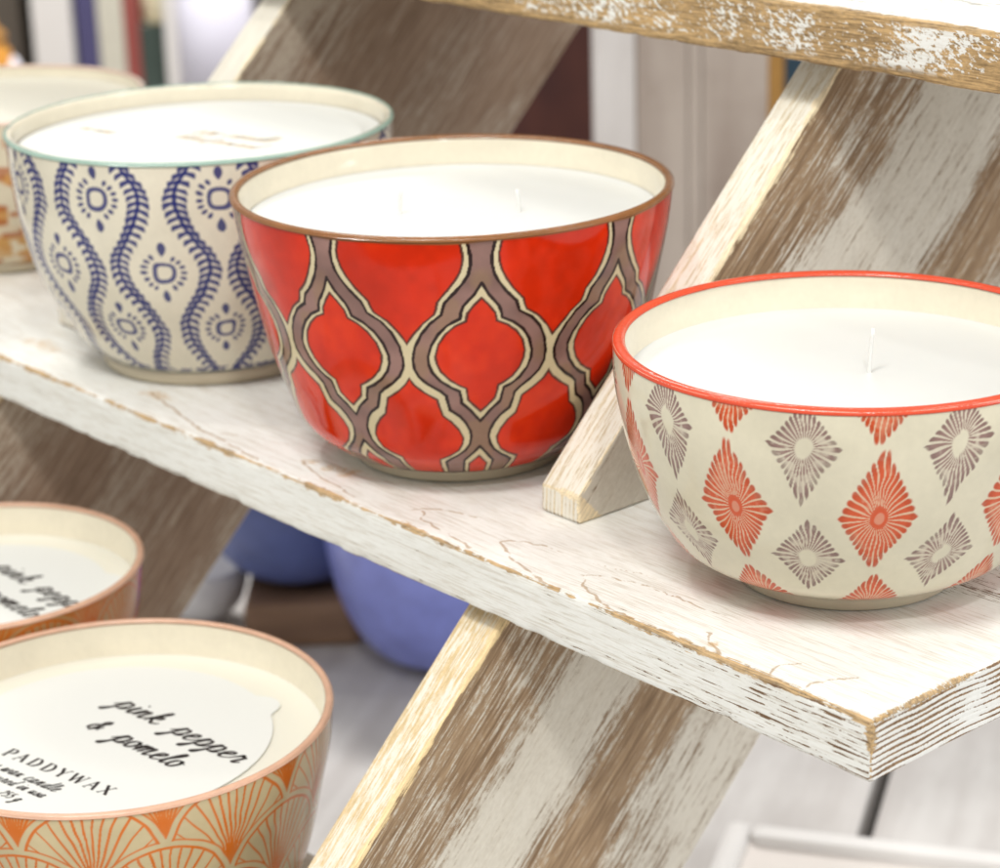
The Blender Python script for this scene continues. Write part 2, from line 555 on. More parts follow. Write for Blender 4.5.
# ================================================================== CANDLE BOWLS
ZT = np.array([0.06, .14, .24, .36, .5, .68, .86, 1.0])


def ceramic(name, rough=0.09, mottle=0.10):
    t = NT(name)
    co, _ = t.objco()
    c = t.attr('glaze').outputs['Color']
    n1 = t.noise(co, 55, 5, 0.6)
    n2 = t.noise(co, 420, 3, 0.6)
    k = t.add(1.0 - mottle * 0.5, t.add(t.mul(t.sub(n1, 0.5), mottle * 2.4), t.mul(t.sub(n2, 0.5), mottle)))
    mul = t.new("ShaderNodeMix", data_type='RGBA', blend_type='MULTIPLY')
    mul.inputs[0].default_value = 1
    t.put(mul.inputs[6], c)
    t.put(mul.inputs[7], t.vec(k, k, k))
    bmp = t.bump(t.add(t.noise(co, 38, 2), t.mul(t.noise(co, 900, 2), 0.02)), 0.12, 0.002)
    return t.bsdf(mul.outputs[2], rough, bmp, IOR=1.45, Specular_IOR_Level=0.36)


MAT_CER = ceramic("glazed_ceramic")


def wax_mat(name="candle_wax", a=(0.655, 0.66, 0.635), b=(0.70, 0.703, 0.675)):
    t = NT(name)
    co, _ = t.objco()
    n = t.noise(co, 40, 4)
    c = t.mix(n, a, b)
    return t.bsdf(c, 0.42, t.bump(t.noise(co, 60, 3), 0.08, 0.001), Subsurface_Weight=0.12, Subsurface_Radius=(0.006, 0.005, 0.004), Subsurface_Scale=1.0)


MAT_WAX = wax_mat()
MAT_WAX_CREAM = wax_mat("cream_wax", (0.75, 0.725, 0.62), (0.78, 0.755, 0.655))
MAT_WICK = simple("cotton_wick", (0.80, 0.80, 0.775), 0.8, 0.04, 900, 0.4)
MAT_FOOT = simple("unglazed_stoneware", (0.56, 0.49, 0.36), 0.45, 0.10, 160, 0.15)
CREAM_IN = (0.80, 0.735, 0.585)


def body_mesh(name, rk, H, pattern, cols, rows, wall=0.0042):
    """glazed wall: patterned outside, plain inside; colour stored per point"""
    zz = np.linspace(ZT[0], 1 - 0.0006 / H, rows)
    rr = spline(ZT, rk, zz)
    # inner wall
    zi = np.linspace(1 - 0.0006 / H, 0.35, 30)
    ri = spline(ZT, rk, zi) - wall * np.where(zi > .93, 1.0, 1.0 + np.clip((.93 - zi) * 4, 0, .45))
    prof_r = np.concatenate([rr, ri]); prof_z = np.concatenate([zz, zi]) * H
    th = np.linspace(-np.pi, np.pi, cols, endpoint=False)
    k = len(prof_r)
    V = np.stack([prof_r[:, None] * np.cos(th), prof_r[:, None] * np.sin(th), np.repeat(prof_z[:, None], cols, 1)], -1).reshape(-1, 3)
    i = np.arange(k - 1)[:, None] * cols
    j = np.arange(cols)[None]
    jn = (j + 1) % cols
    Q = np.stack([i + j, i + jn, i + cols + jn, i + cols + j], -1).reshape(-1, 4)
    me = np_mesh(name, V, Q)
    C = np.ones((k, cols, 4), np.float32)
    C[..., :3] = CREAM_IN
    TH = np.repeat(np.degrees(th)[None], rows, 0)
    ZM = np.repeat((zz * H * 1000)[:, None], cols, 1)
    C[:rows, :, :3] = pattern(TH, ZM, np.repeat(rr[:, None] * 1000, cols, 1))
    at_ = me.attributes.new('glaze', 'FLOAT_COLOR', 'POINT')
    at_.data.foreach_set('color', C.ravel())
    return me


def lay(img, mask, color):
    mask = mask[..., None]
    return img * (1 - mask) + np.asarray(color) * mask


def fold(th, phase, n):
    """angle from the nearest repeat, and its index"""
    per = 360.0 / n
    k = np.round((th - phase) / per)
    return (th - phase) - k * per, k.astype(int) % n


def pat_red(phase):
    dk, red, pur, crm = (0.022, 0.008, 0.008), (0.68, 0.026, 0.003), (0.245, 0.140, 0.120), (0.70, 0.60, 0.38)
    inner = [(0, 74.6), (1.7, 70.9), (4.3, 67.0), (4.9, 65), (5.2, 62.9), (8.4, 60.9), (11.2, 58.2), (13.2, 54.8), (14.3, 51), (14.2, 48.5), (13.3, 45.6), (11.2, 42.6), (8.6, 40.4), (6.4, 39.2), (5.9, 37), (5.6, 34.9), (2.7, 31.9), (0, 28.2)]
    outer = [(4, 90), (3.2, 87), (2.5, 83), (2.5, 80.5), (3.1, 77.3), (4.2, 74.8), (6.2, 71.6), (9.0, 68.2), (9.6, 66.2), (10, 64.5), (13.4, 61.9), (16, 58.5), (17.8, 54.3), (18.6, 50), (18.3, 46.8), (17, 44.1), (14.6, 41.6), (11.6, 39.3), (10, 37.6), (9.5, 35), (8.8, 32.4), (6, 30), (4.3, 27.6), (3.1, 24.6), (2.9, 22.4), (3.5, 19.6), (5, 17.3), (7.6, 15.2), (9.6, 13.9), (11.4, 12.4), (11.8, 3)]
    bup = [(5.6, 90), (4.9, 87), (4.3, 83.6), (4.4, 81), (5, 78.4), (6.2, 75.6), (8.2, 72.2), (11, 68.6), (11.4, 66.5), (12, 64.8), (15.2, 62.2), (18, 58.6), (20.3, 54.8)]
    blo = [(20.3, 43.7), (18.6, 41.2), (16, 38.8), (12.4, 36.2), (11.8, 33.5), (11, 30.3), (8.6, 28), (6.6, 25), (5.5, 22), (5.9, 19.8), (7.2, 17.3), (10, 15.3), (13.4, 13.6), (13.9, 3)]
    ared = [(0, 69.8), (1.8, 67.4), (3.4, 64.6), (3.8, 62.0), (6.6, 60.4), (9.2, 58.0), (11.3, 54.8), (12.2, 51.2), (12, 48.8), (11, 45.9), (8.8, 43), (6.2, 41.0), (4.5, 40), (4.2, 38), (3.8, 35.9), (1.8, 33.6), (0, 31.8)]
    sin_ = [(0, 18.8), (5.2, 12.9), (5.6, 3)]
    sred = [(0, 15.1), (3.3, 11.5), (3.6, 3)]

    def interp(pl, z):
        p = np.array(sorted([(b, a) for a, b in pl]))
        return np.interp(z, p[:, 0], p[:, 1])

    def f(th, z, r):
        a0, k = fold(th, phase, 9)
        w = vnoise(th * 0.10 + 40, z * 0.10, 3) - 0.5
        w2 = vnoise(th * 0.10 + 40, z * 0.10, 4) - 0.5
        a = np.abs(a0 + w * 1.0)
        z = z + w2 * 1.2
        s = 1.12
        x = a * s
        P = lambda pl: [(u * s, v) for u, v in pl]
        img = np.ones(th.shape + (3,)) * crm
        soft = 0.16
        redv = 1 + 0.32 * (vnoise(th * 0.10 + 9, z * 0.09, 8) - 0.5) + 0.14 * (vnoise(th * 0.4, z * 0.3, 12) - 0.5)
        # reds between
        sd_b = np.where(z > 50, a - interp(bup, z), a - interp(blo, z)) * s
        mB = ((z > 54.8) & (a > interp(bup, z))) | ((z < 43.7) & (a > interp(blo, z)))
        mA = (z > 31.8) & (z < 69.8) & (a < interp(ared, z))
        mS = (z < 15.1) & (a < interp(sred, z))
        rc = np.array(red) * redv[..., None]
        rc[..., 1] += 0.06 * np.clip(redv - 1, 0, 1)
        mr = (mB | mA | mS).astype(float)[..., None]
        img = img * (1 - mr) + rc * mr
        # purple band
        ain = np.where((z < 74.6) & (z > 28.2), interp(inner, z), np.where(z < 18.8, interp(sin_, z), -1))
        mP = (a > ain) & (a < interp(outer, z))
        pv = 0.85 + 0.55 * vnoise(th * 0.14 + 5, z * 0.2, 17)
        pcol = np.array(pur) * pv[..., None]
        pb = sstep(.55, .8, vnoise(th * .12, z * .12, 31))[..., None]
        pcol = pcol * (1 - pb * .45) + np.array((0.33, 0.21, 0.11)) * pb * .45
        img = np.where(mP[..., None], pcol, img)
        # dark outlines, a bit uneven like a brush
        lw = 0.40 * (0.75 + 0.6 * vnoise(th * 0.5, z * 0.5, 6))
        d1 = np.minimum(np.minimum(poly_dist(x, z, P(inner)), poly_dist(x, z, P(outer))), poly_dist(x, z, P(sin_)))
        img = lay(img, 1 - sstep(lw, lw + soft, d1), dk)
        d2 = np.minimum(np.minimum(poly_dist(x, z, P(bup)), poly_dist(x, z, P(blo))), np.minimum(poly_dist(x, z, P(ared)), poly_dist(x, z, P(sred))))
        lw2 = lw * 0.75
        img = lay(img, (1 - sstep(lw2, lw2 + soft, d2)) * 0.92, (0.07, 0.012, 0.008))
        img = lay(img, sstep(87.0, 87.7, z), (0.30, 0.13, 0.045))
        img = lay(img, 1 - sstep(5.9, 6.2, z), (0.05, 0.03, 0.02))
        return img
    return f


def petals(img, dx, dz, up, dn, hw, n, r0, color, fill, fillcol, rough, seed, core=None, th=None, z=None, fat=0.22):
    """hand painted diamond of radial strokes; dx, dz in mm from its centre"""
    h = np.where(dz > 0, up, dn)
    nx = dx / hw; nz = dz / h
    m = np.abs(nx) + np.abs(nz)                              # 1 at the diamond outline
    rr = np.sqrt(dx ** 2 + (dz * hw / h * 1.0) ** 2) / hw
    ang = np.arctan2(nz, nx) / (2 * np.pi) * n
    kk = np.round(ang)
    off = np.abs(ang - kk)
    jit = np.sin(kk * 12.9 + seed * 7.1) * 0.05 + 0.04
    lim = 1.0 + jit
    width = fat + 0.12 * np.clip(m, 0, 1)
    lim = lim - 0.40 * off ** 2
    body = (1 - sstep(width, width + 0.10, off)) * (1 - sstep(lim - .03, lim + .05, m)) * sstep(r0 - .03, r0 + .04, rr)
    wash = (1 - sstep(.90, .98, m)) * fill * sstep(r0 - .05, r0 + .05, rr)
    v = 0.5 * vnoise(th * 0.9 + seed * 13, z * 0.9, 41) + 0.5 * vnoise(th * 0.16 + seed * 3, z * 0.16, 43)
    v = np.clip((v - .5) * 1.5 + .5, 0, 1)
    img = lay(img, wash, fillcol)
    img = lay(img, body * np.clip(1 - rough * sstep(.45, .9, v), 0, 1) * 0.95, color)
    # darker tip where the brush lifts
    img = lay(img, body * sstep(lim - .30, lim - .05, m) * (0.35 + 0.3 * v), tuple(c * 0.6 for c in color))
    if core is not None:
        img = lay(img, 1 - sstep(core, core + .03, rr), tuple(0.5 * a + 0.5 * b for a, b in zip(color, (0.8, 0.5, 0.35))))
        img = lay(img, (1 - sstep(.035, .06, np.abs(rr - core))) * .9, color)
    return img


def pat_coral(phase):
    base = np.array((0.735, 0.685, 0.53))
    cor = (0.66, 0.085, 0.022); corl = (0.76, 0.40, 0.22)
    pur = (0.30, 0.185, 0.165); purl = (0.56, 0.46, 0.39)

    def f(th, z, r):
        img = np.ones(th.shape + (3,)) * base
        img *= (1 + 0.10 * (vnoise(th * 0.09 + 3, z * 0.09, 2) - 0.5))[..., None]
        wx = (vnoise(th * .25 + 7, z * .25, 51) - .5) * 1.0
        wz = (vnoise(th * .25 + 7, z * .25, 52) - .5) * 1.0
        a, k = fold(th, phase, 10)
        b, kb = fold(th, phase + 18, 10)
        s = 1.04
        tilt = ((k * 37) % 5 - 2) * 0.022
        dx = a * s + wx + np.sin(k * 17.3) * 0.45
        wz = wz + np.cos(k * 9.1) * 0.5
        for zc, up, dn, hw in ((39.6, 19.0, 15.5, 10.3), (76.5, 15.5, 15.5, 10.2), (8.0, 12.8, 9.0, 12.0)):
            dz = z - zc + wz
            img = petals(img, dx + dz * tilt, dz, up, dn, hw, 34, 0.17, cor, 0.55, corl, 0.30, zc, core=0.15, th=th, z=z)
        bx = b * s + wx + np.sin(kb * 11.7) * 0.5
        tl = ((kb * 53) % 7 - 3) * 0.03
        for zc, up, dn, hw in ((59.8, 12.5, 15.8, 8.6), (26.0, 12.6, 11.2, 9.5)):
            dz = z - zc + wz
            img = petals(img, bx + dz * tl, dz, up, dn, hw, 32, 0.24, pur, 0.32, purl, 0.8, zc, th=th, z=z, fat=0.16)
        img = lay(img, 1 - sstep(4.9, 5.2, z), (0.30, 0.22, 0.14))
        return img
    return f


def pat_blue(phase):
    base = np.array((0.79, 0.74, 0.60))
    ink = (0.020, 0.028, 0.165); wash = (0.27, 0.28, 0.44)
    A0, A1 = 8.5, 4.4

    def f(th, z, r):
        img = np.ones(th.shape + (3,)) * base
        w = vnoise(th * .2 + 3, z * .2, 61) - .5
        w2 = vnoise(th * .2 + 3, z * .2, 62) - .5
        s = 1.13
        z = z + w2 * 1.0
        a, k = fold(th + w * 0.9, phase, 10)
        side = np.sign(a); x = np.abs(a) * s
        cv = lambda zz: (A0 + A1 * np.cos(2 * np.pi * (zz - 74.5) / 49)) * s
        # vine stem and leaves (leaf pairs every 3.1 mm, drooping outwards)
        stem = np.abs(x - cv(z))
        sl = 2 * np.pi / 49 * A1 * s * np.sin(2 * np.pi * (z - 74.5) / 49)
        cosl = 1 / np.sqrt(1 + sl ** 2)
        leaves = np.zeros(th.shape); washm = np.zeros(th.shape)
        for kz in range(0, 34):
            z0 = kz * 2.6 + 4
            x0 = cv(z0)
            slz = 2 * np.pi / 49 * A1 * s * math.sin(2 * np.pi * (z0 - 74.5) / 49)
            al = math.atan(-slz)                           # lean of the stem
            for sd in (-1, 1):
                # leaf: root on stem, curls out and down
                dx, dz = x - x0, z - z0
                u = dx * sd; v = dz - slz * 0
                v = v + 0.07 * u ** 2 + 0.20 * u
                tt = np.clip(u / 3.7, 0, 1)
                wd = 0.48 + 0.70 * tt ** 1.2 * (1 - sstep(.93, 1.03, u / 3.7))
                mleaf = (1 - sstep(wd - .12, wd + .12, np.abs(v - 0.1))) * (u > 0) * (1 - sstep(3.5, 3.9, u))
                leaves = np.maximum(leaves, mleaf)
                washm = np.maximum(washm, (1 - sstep(.5, 1.3, np.abs(v))) * (u > 0) * (u < 3.0))
        img = lay(img, washm * 0.45, wash)
        img = lay(img, (1 - sstep(.5, .75, stem * cosl)) * .95, ink)
        img = lay(img, leaves * 0.93, ink)
        # medallions
        for ph, zc, sz in ((0, 75.0, 1.0), (0, 26.3, 0.86), (18, 49.0, 0.95)):
            b, _ = fold(th + w * .9, phase + ph, 10)
            dx = b * s; dz = (z - zc) / sz
            rr = np.sqrt(dx ** 2 + dz ** 2); an = np.arctan2(dz, dx)
            ring = (np.abs(dx) ** 2.7 + np.abs(dz) ** 2.7) ** (1 / 2.7)
            img = lay(img, (1 - sstep(.62, .86, np.abs(ring - 3.3))) * .95, ink)
            img = lay(img, (1 - sstep(.1, .3, np.abs(ring - 3.3))) * .35, wash)
            n = 18
            kk = np.round(an / (2 * np.pi) * n); da = (an - kk * 2 * np.pi / n) * 6.7
            top = (np.abs(np.abs(kk) - 4.5) < 0.6)
            dot = (1 - sstep(.75, 1.05, np.sqrt((da / .80) ** 2 + ((rr - 6.7) / 1.35) ** 2))) * (~top)
            img = lay(img, dot * .93, ink)
            for sgn in (1, -1):
                v = dz * sgn - 9.3
                wdt = 1.5 * np.clip(1 - (v * sgn * 0.0 + v) / 2.6, 0, 2) ** .6 * np.clip(1 + v / 2.6, 0, 2) ** .9
                dr = (1 - sstep(.75, 1.05, np.abs(dx) / np.maximum(wdt, .01))) * (np.abs(v) < 2.6)
                img = lay(img, dr * .93, ink)
        img = lay(img, (1 - sstep(8.0, 9.0, z)) * sstep(.35, .6, vnoise(th * .55, z * .7, 71)) * .8, ink)
        img = lay(img, 1 - sstep(5.9, 6.3, z), (0.22, 0.24, 0.2))
        return img
    return f


def pat_fan(phase, base=(0.60, 0.50, 0.30), dark=0.0):
    line = (0.65, 0.145, 0.005)
    base = np.array(base)

    def f(th, z, r):
        img = np.ones(th.shape + (3,)) * base
        img *= (1 + 0.15 * (vnoise(th * .12, z * .12, 81) - .5))[..., None]
        w = (vnoise(th * .22 + 5, z * .22, 82) - .5) * .7
        s = 1.2
        th = th + w
        z = z + 6.7
        PW = 36 * s
        done = np.zeros(th.shape, bool)
        lines_m = np.zeros(th.shape); fillm = np.zeros(th.shape)
        for row in range(5, -1, -1):                       # lower rows lie in front
            tip = 78.3 - 16.6 * row
            a, _ = fold(th, phase + (18 if row % 2 else 0), 10)
            x = a * s
            h = z - tip
            own = np.sqrt(x ** 2 + (h - 9) ** 2)
            nb = np.sqrt((np.abs(x) - PW / 2) ** 2 + (h + 7.6) ** 2)
            inside = (own < 20.4) & (nb > 22.9) & (h > -0.3)
            ol = np.where((nb > 22.4) & (h > 0), np.abs(own - 20.4), 9)
            ol2 = np.where((own < 20.6) & (h > -.5), np.abs(nb - 22.9), 9)
            q = x / (np.clip(h, 0, 99) + 3.0) ** 1.28 * 12.0
            nn = np.arctan(q * 0.44) * 4.9 + 0.5
            kk = np.round(nn)
            # distance to the rib in mm through the gradient
            gx = 0.44 * 4.9 / (1 + (q * .44) ** 2) * 12.0 / (np.clip(h, 0, 99) + 3.0) ** 1.28
            rib = np.abs(nn - kk) / np.maximum(gx, 1e-6)
            lw = 0.30 + 0.05 * np.sin(kk * 5.1)
            m = np.maximum((1 - sstep(lw, lw + .22, rib)) * inside, 0)
            m = np.maximum(m, 1 - sstep(.36, .60, ol))
            m = np.maximum(m, (1 - sstep(.20, .46, ol2)) * .9)
            reg = inside | (ol < .55) | (ol2 < .42)
            covered = (own < 20.4 + 2.2) & (h > 8)
            lines_m = np.where(reg & ~done, np.maximum(lines_m, m), lines_m)
            if row == 0: fillm = np.where(inside & ~done, 1.0, fillm)
            done |= inside | ((own < 20.4) & (h > -0.3) & (nb > 22.9))
        img = lay(img, fillm * (0.75 - 0.2 * sstep(78, 90, z)), (0.60, 0.235, 0.045))
        img = lay(img, lines_m * (0.98 - 0.12 * vnoise(th * .3, z * .3, 83)), line)
        img = img * (1 - dark) + np.array((0.30, 0.075, 0.012)) * dark
        return img
    return f


def pat_floral(phase):
    def f(th, z, r):
        img = np.ones(th.shape + (3,)) * np.array((0.74, 0.66, 0.50))
        n1 = vnoise(th * .10 + 9, z * .13, 91); n2 = vnoise(th * .25, z * .3, 92)
        img = lay(img, sstep(.48, .6, n1) * .9, (0.62, 0.28, 0.05))
        img = lay(img, sstep(.55, .7, n2) * .8, (0.45, 0.12, 0.02))
        img = lay(img, (np.abs(z - 14) < 5) * .8 * (n2 > .3), (0.60, 0.33, 0.10))
        return img
    return f


def rim_mesh(R, H, wall, drop_o, drop_i, amax=180):
    """rounded coloured lip"""
    c = R - wall / 2
    pts = [(R - 0.0002, H - drop_o), (R + 0.00025, H - drop_o + 0.0002), (R + 0.0003, H - 0.0014)]
    for a in np.linspace(0, amax, 9):
        pts.append((c + (wall / 2 + 0.0003) * math.cos(R_(a)), H - 0.0013 + 0.0013 * math.sin(R_(a))))
    pts += [(R - wall - 0.0003, H - drop_i)] if amax == 180 else [(pts[-1][0], H - 0.0009)]
    return revolve("rim_band", pts, 180)


def candle_bowl(name, label, loc, rk, H, R, rb, pattern, cols, rows, rim_mat, drop_o, wax_drop, wicks=(), foot_mat=None, wall=0.0029, rim_in=0.0010, group=None, amax=180, wax_m=None):
    t = thing(name, label, "candle bowl", loc, 0, group)
    rk = np.array(rk); rk[-1] = R
    body = link("bowl_body", body_mesh("bowl_body", rk, H, pattern, cols, rows, wall), MAT_CER, t)
    link("rim_band", rim_mesh(R, H, wall, drop_o, rim_in, amax), rim_mat, t)
    fz = ZT[0] * H
    fr = float(spline(ZT, rk, np.array([ZT[0]]))[0])
    foot = [(rb - 0.004, 0.0016), (rb - 0.003, 0.0003), (rb - 0.0006, 0.0002), (rb, 0.0008), (rb + 0.0004, fz * .6), (fr - 0.0001, fz + 0.0002), (fr - .004, fz + .0003)]
    link("foot_ring", revolve("foot_ring", foot, 128), foot_mat or MAT_FOOT, t)
    zw = H - wax_drop
    rw = float(spline(ZT, rk, np.array([zw / H]))[0]) - wall * 1.4 + 0.0003
    prof = [(rw, zw + 0.0006), (rw - 0.0016, zw + 0.0001), (rw - .005, zw - .0002), (rw * .6, zw - .0003), (rw * .3, zw - 0.0001), (0.00001, zw)]
    wax = link("candle_wax", revolve("candle_wax", prof[::-1], 128), wax_m or MAT_WAX, t)
    for wx, wy, wh, lean in wicks:
        bm = bmesh.new()
        k = 6; ring0 = None
        for i in range(k + 1):
            f = i / k
            c = Vector((wx + lean * f * f, wy, zw - 0.001 + wh * f))
            ring = [bm.verts.new(c + Vector((math.cos(a) * 0.0006, math.sin(a) * 0.0006, 0))) for a in np.linspace(0, 2 * math.pi, 8, endpoint=False)]
            if ring0:
                for q in range(8): bm.faces.new((ring0[q], ring0[(q + 1) % 8], ring[(q + 1) % 8], ring[q]))
            ring0 = ring
        bm.faces.new(ring0)
        link("wick", bm_mesh("wick", bm, True), MAT_WICK, wax)
    return t, zw, rw


def cam_dir(x, y):
    return math.degrees(math.atan2(CAM.y - y, CAM.x - x))


rim_brown = simple("brown_rim_glaze", (0.235, 0.095, 0.03), 0.14, 0.35, 120, 0.35)
rim_coral = simple("coral_rim_glaze", (0.66, 0.075, 0.030), 0.14, 0.15, 120, 0.35)
rim_green = simple("sea_green_rim_glaze", (0.30, 0.42, 0.35), 0.16, 0.2, 150, 0.35)
rim_pink = simple("dusty_pink_rim_glaze", (0.64, 0.39, 0.27), 0.2, 0.2, 150, 0.35)

rim_pale = simple("pale_peach_rim_glaze", (0.74, 0.56, 0.46), 0.2, 0.15, 150, 0.3)

RK = [.0405, .0500, .0548, .0587, .0622, .0656, .0688, .070]
KK = [.0325, .0452, .0518, .0565, .0602, .0634, .0652, .0655]
BK = [.0425, .0497, .0550, .0605, .0650, .0682, .0696, .0701]
g = "patterned candle bowls on the display stand"

rx, ry = -0.2263, 0.0582
candle_bowl("candle_bowl", "red bowl with purple and cream lantern trellis and brown rim", (rx, ry, 0.0002), RK, 0.0893, 0.0704, 0.0353,
            pat_red(cam_dir(rx, ry) + 6.2), 1440, 320, rim_brown, 0.0011, 0.0105, wall=0.0024,
            wicks=((-0.012, -0.012, 0.009, 0.001), (0.014, 0.016, 0.008, -0.001)), group=g)
kx, ky = -0.0691, 0.0689
candle_bowl("candle_bowl", "cream bowl painted with coral and purple diamonds under a coral rim, beside the slanted leg", (kx, ky, 0.0002), KK, 0.0699, 0.0652, 0.0318,
            pat_coral(cam_dir(kx, ky) + 7.8), 1500, 300, rim_coral, 0.0018, 0.0115,
            wicks=((0.004, 0.004, 0.014, 0.001),), wall=0.0030, rim_in=0.0010, group=g)
bx, by = -0.3719, 0.0605
_, bzw, brw = candle_bowl("candle_bowl", "cream bowl painted with dark blue leafy vines and ringed dots, left of the red bowl", (bx, by, 0.0002), BK, 0.0884, 0.0702, 0.0415,
                          pat_blue(cam_dir(bx, by) + 4.0), 1440, 300, rim_green, 0.0009, 0.0075, wall=0.0026, rim_in=0.0006, group=g, amax=75)
fx, fy, fz = -0.2523, -0.0670, -0.1447
_, fzw, frw = candle_bowl("candle_bowl", "large tan bowl with orange fan pattern on the lowest shelf, nearest in front", (fx, fy, fz), RK, 0.0826, 0.0697, 0.0353,
                          pat_fan(cam_dir(fx, fy) + 10.0), 1440, 300, rim_pink, 0.0011, 0.0128, wall=0.0020, rim_in=0.0007, group=g, wax_m=MAT_WAX_CREAM)
ox, oy = -0.3815, -0.0430
_, ozw, orw = candle_bowl("candle_bowl", "burnt orange bowl half out of view behind the large fan patterned bowl", (ox, oy, fz), [a * 0.857 for a in RK], 0.0868, 0.0602, 0.0320,
                          pat_fan(cam_dir(ox, oy) + 2.0, base=(0.50, 0.30, 0.12), dark=0.18), 900, 200, rim_pink, 0.0011, 0.0128, wall=0.0020, rim_in=0.0007, group=g, wax_m=MAT_WAX_CREAM)
px_, py_ = -0.562, 0.080
_, pzw, prw = candle_bowl("candle_bowl", "white bowl with blurred orange flower pattern, farthest left on the shelf", (px_, py_, 0.0002), [a * .93 for a in BK], 0.070, 0.0655, 0.0390,
                          pat_floral(0), 700, 150, rim_pale, 0.0012, 0.006, wall=0.0020, rim_in=0.0007, group=g, wax_m=MAT_WAX_CREAM)

# ================================================================== PAPER COVERS AND LETTERING
def catmull(pts, n=10):
    P = [np.array(p, float) for p in pts]
    if len(P) < 3: 
        return [P[0] + (P[-1] - P[0]) * t for t in np.linspace(0, 1, n)]
    P = [2 * P[0] - P[1]] + P + [2 * P[-1] - P[-2]]
    out = []
    for i in range(1, len(P) - 2):
        for t in np.linspace(0, 1, n, endpoint=False):
            a, b, c, d = P[i - 1], P[i], P[i + 1], P[i + 2]
            out.append(0.5 * ((2 * b) + (c - a) * t + (2 * a - 5 * b + 4 * c - d) * t ** 2 + (3 * b - a - 3 * c + d) * t ** 3))
    out.append(P[-2])
    return out


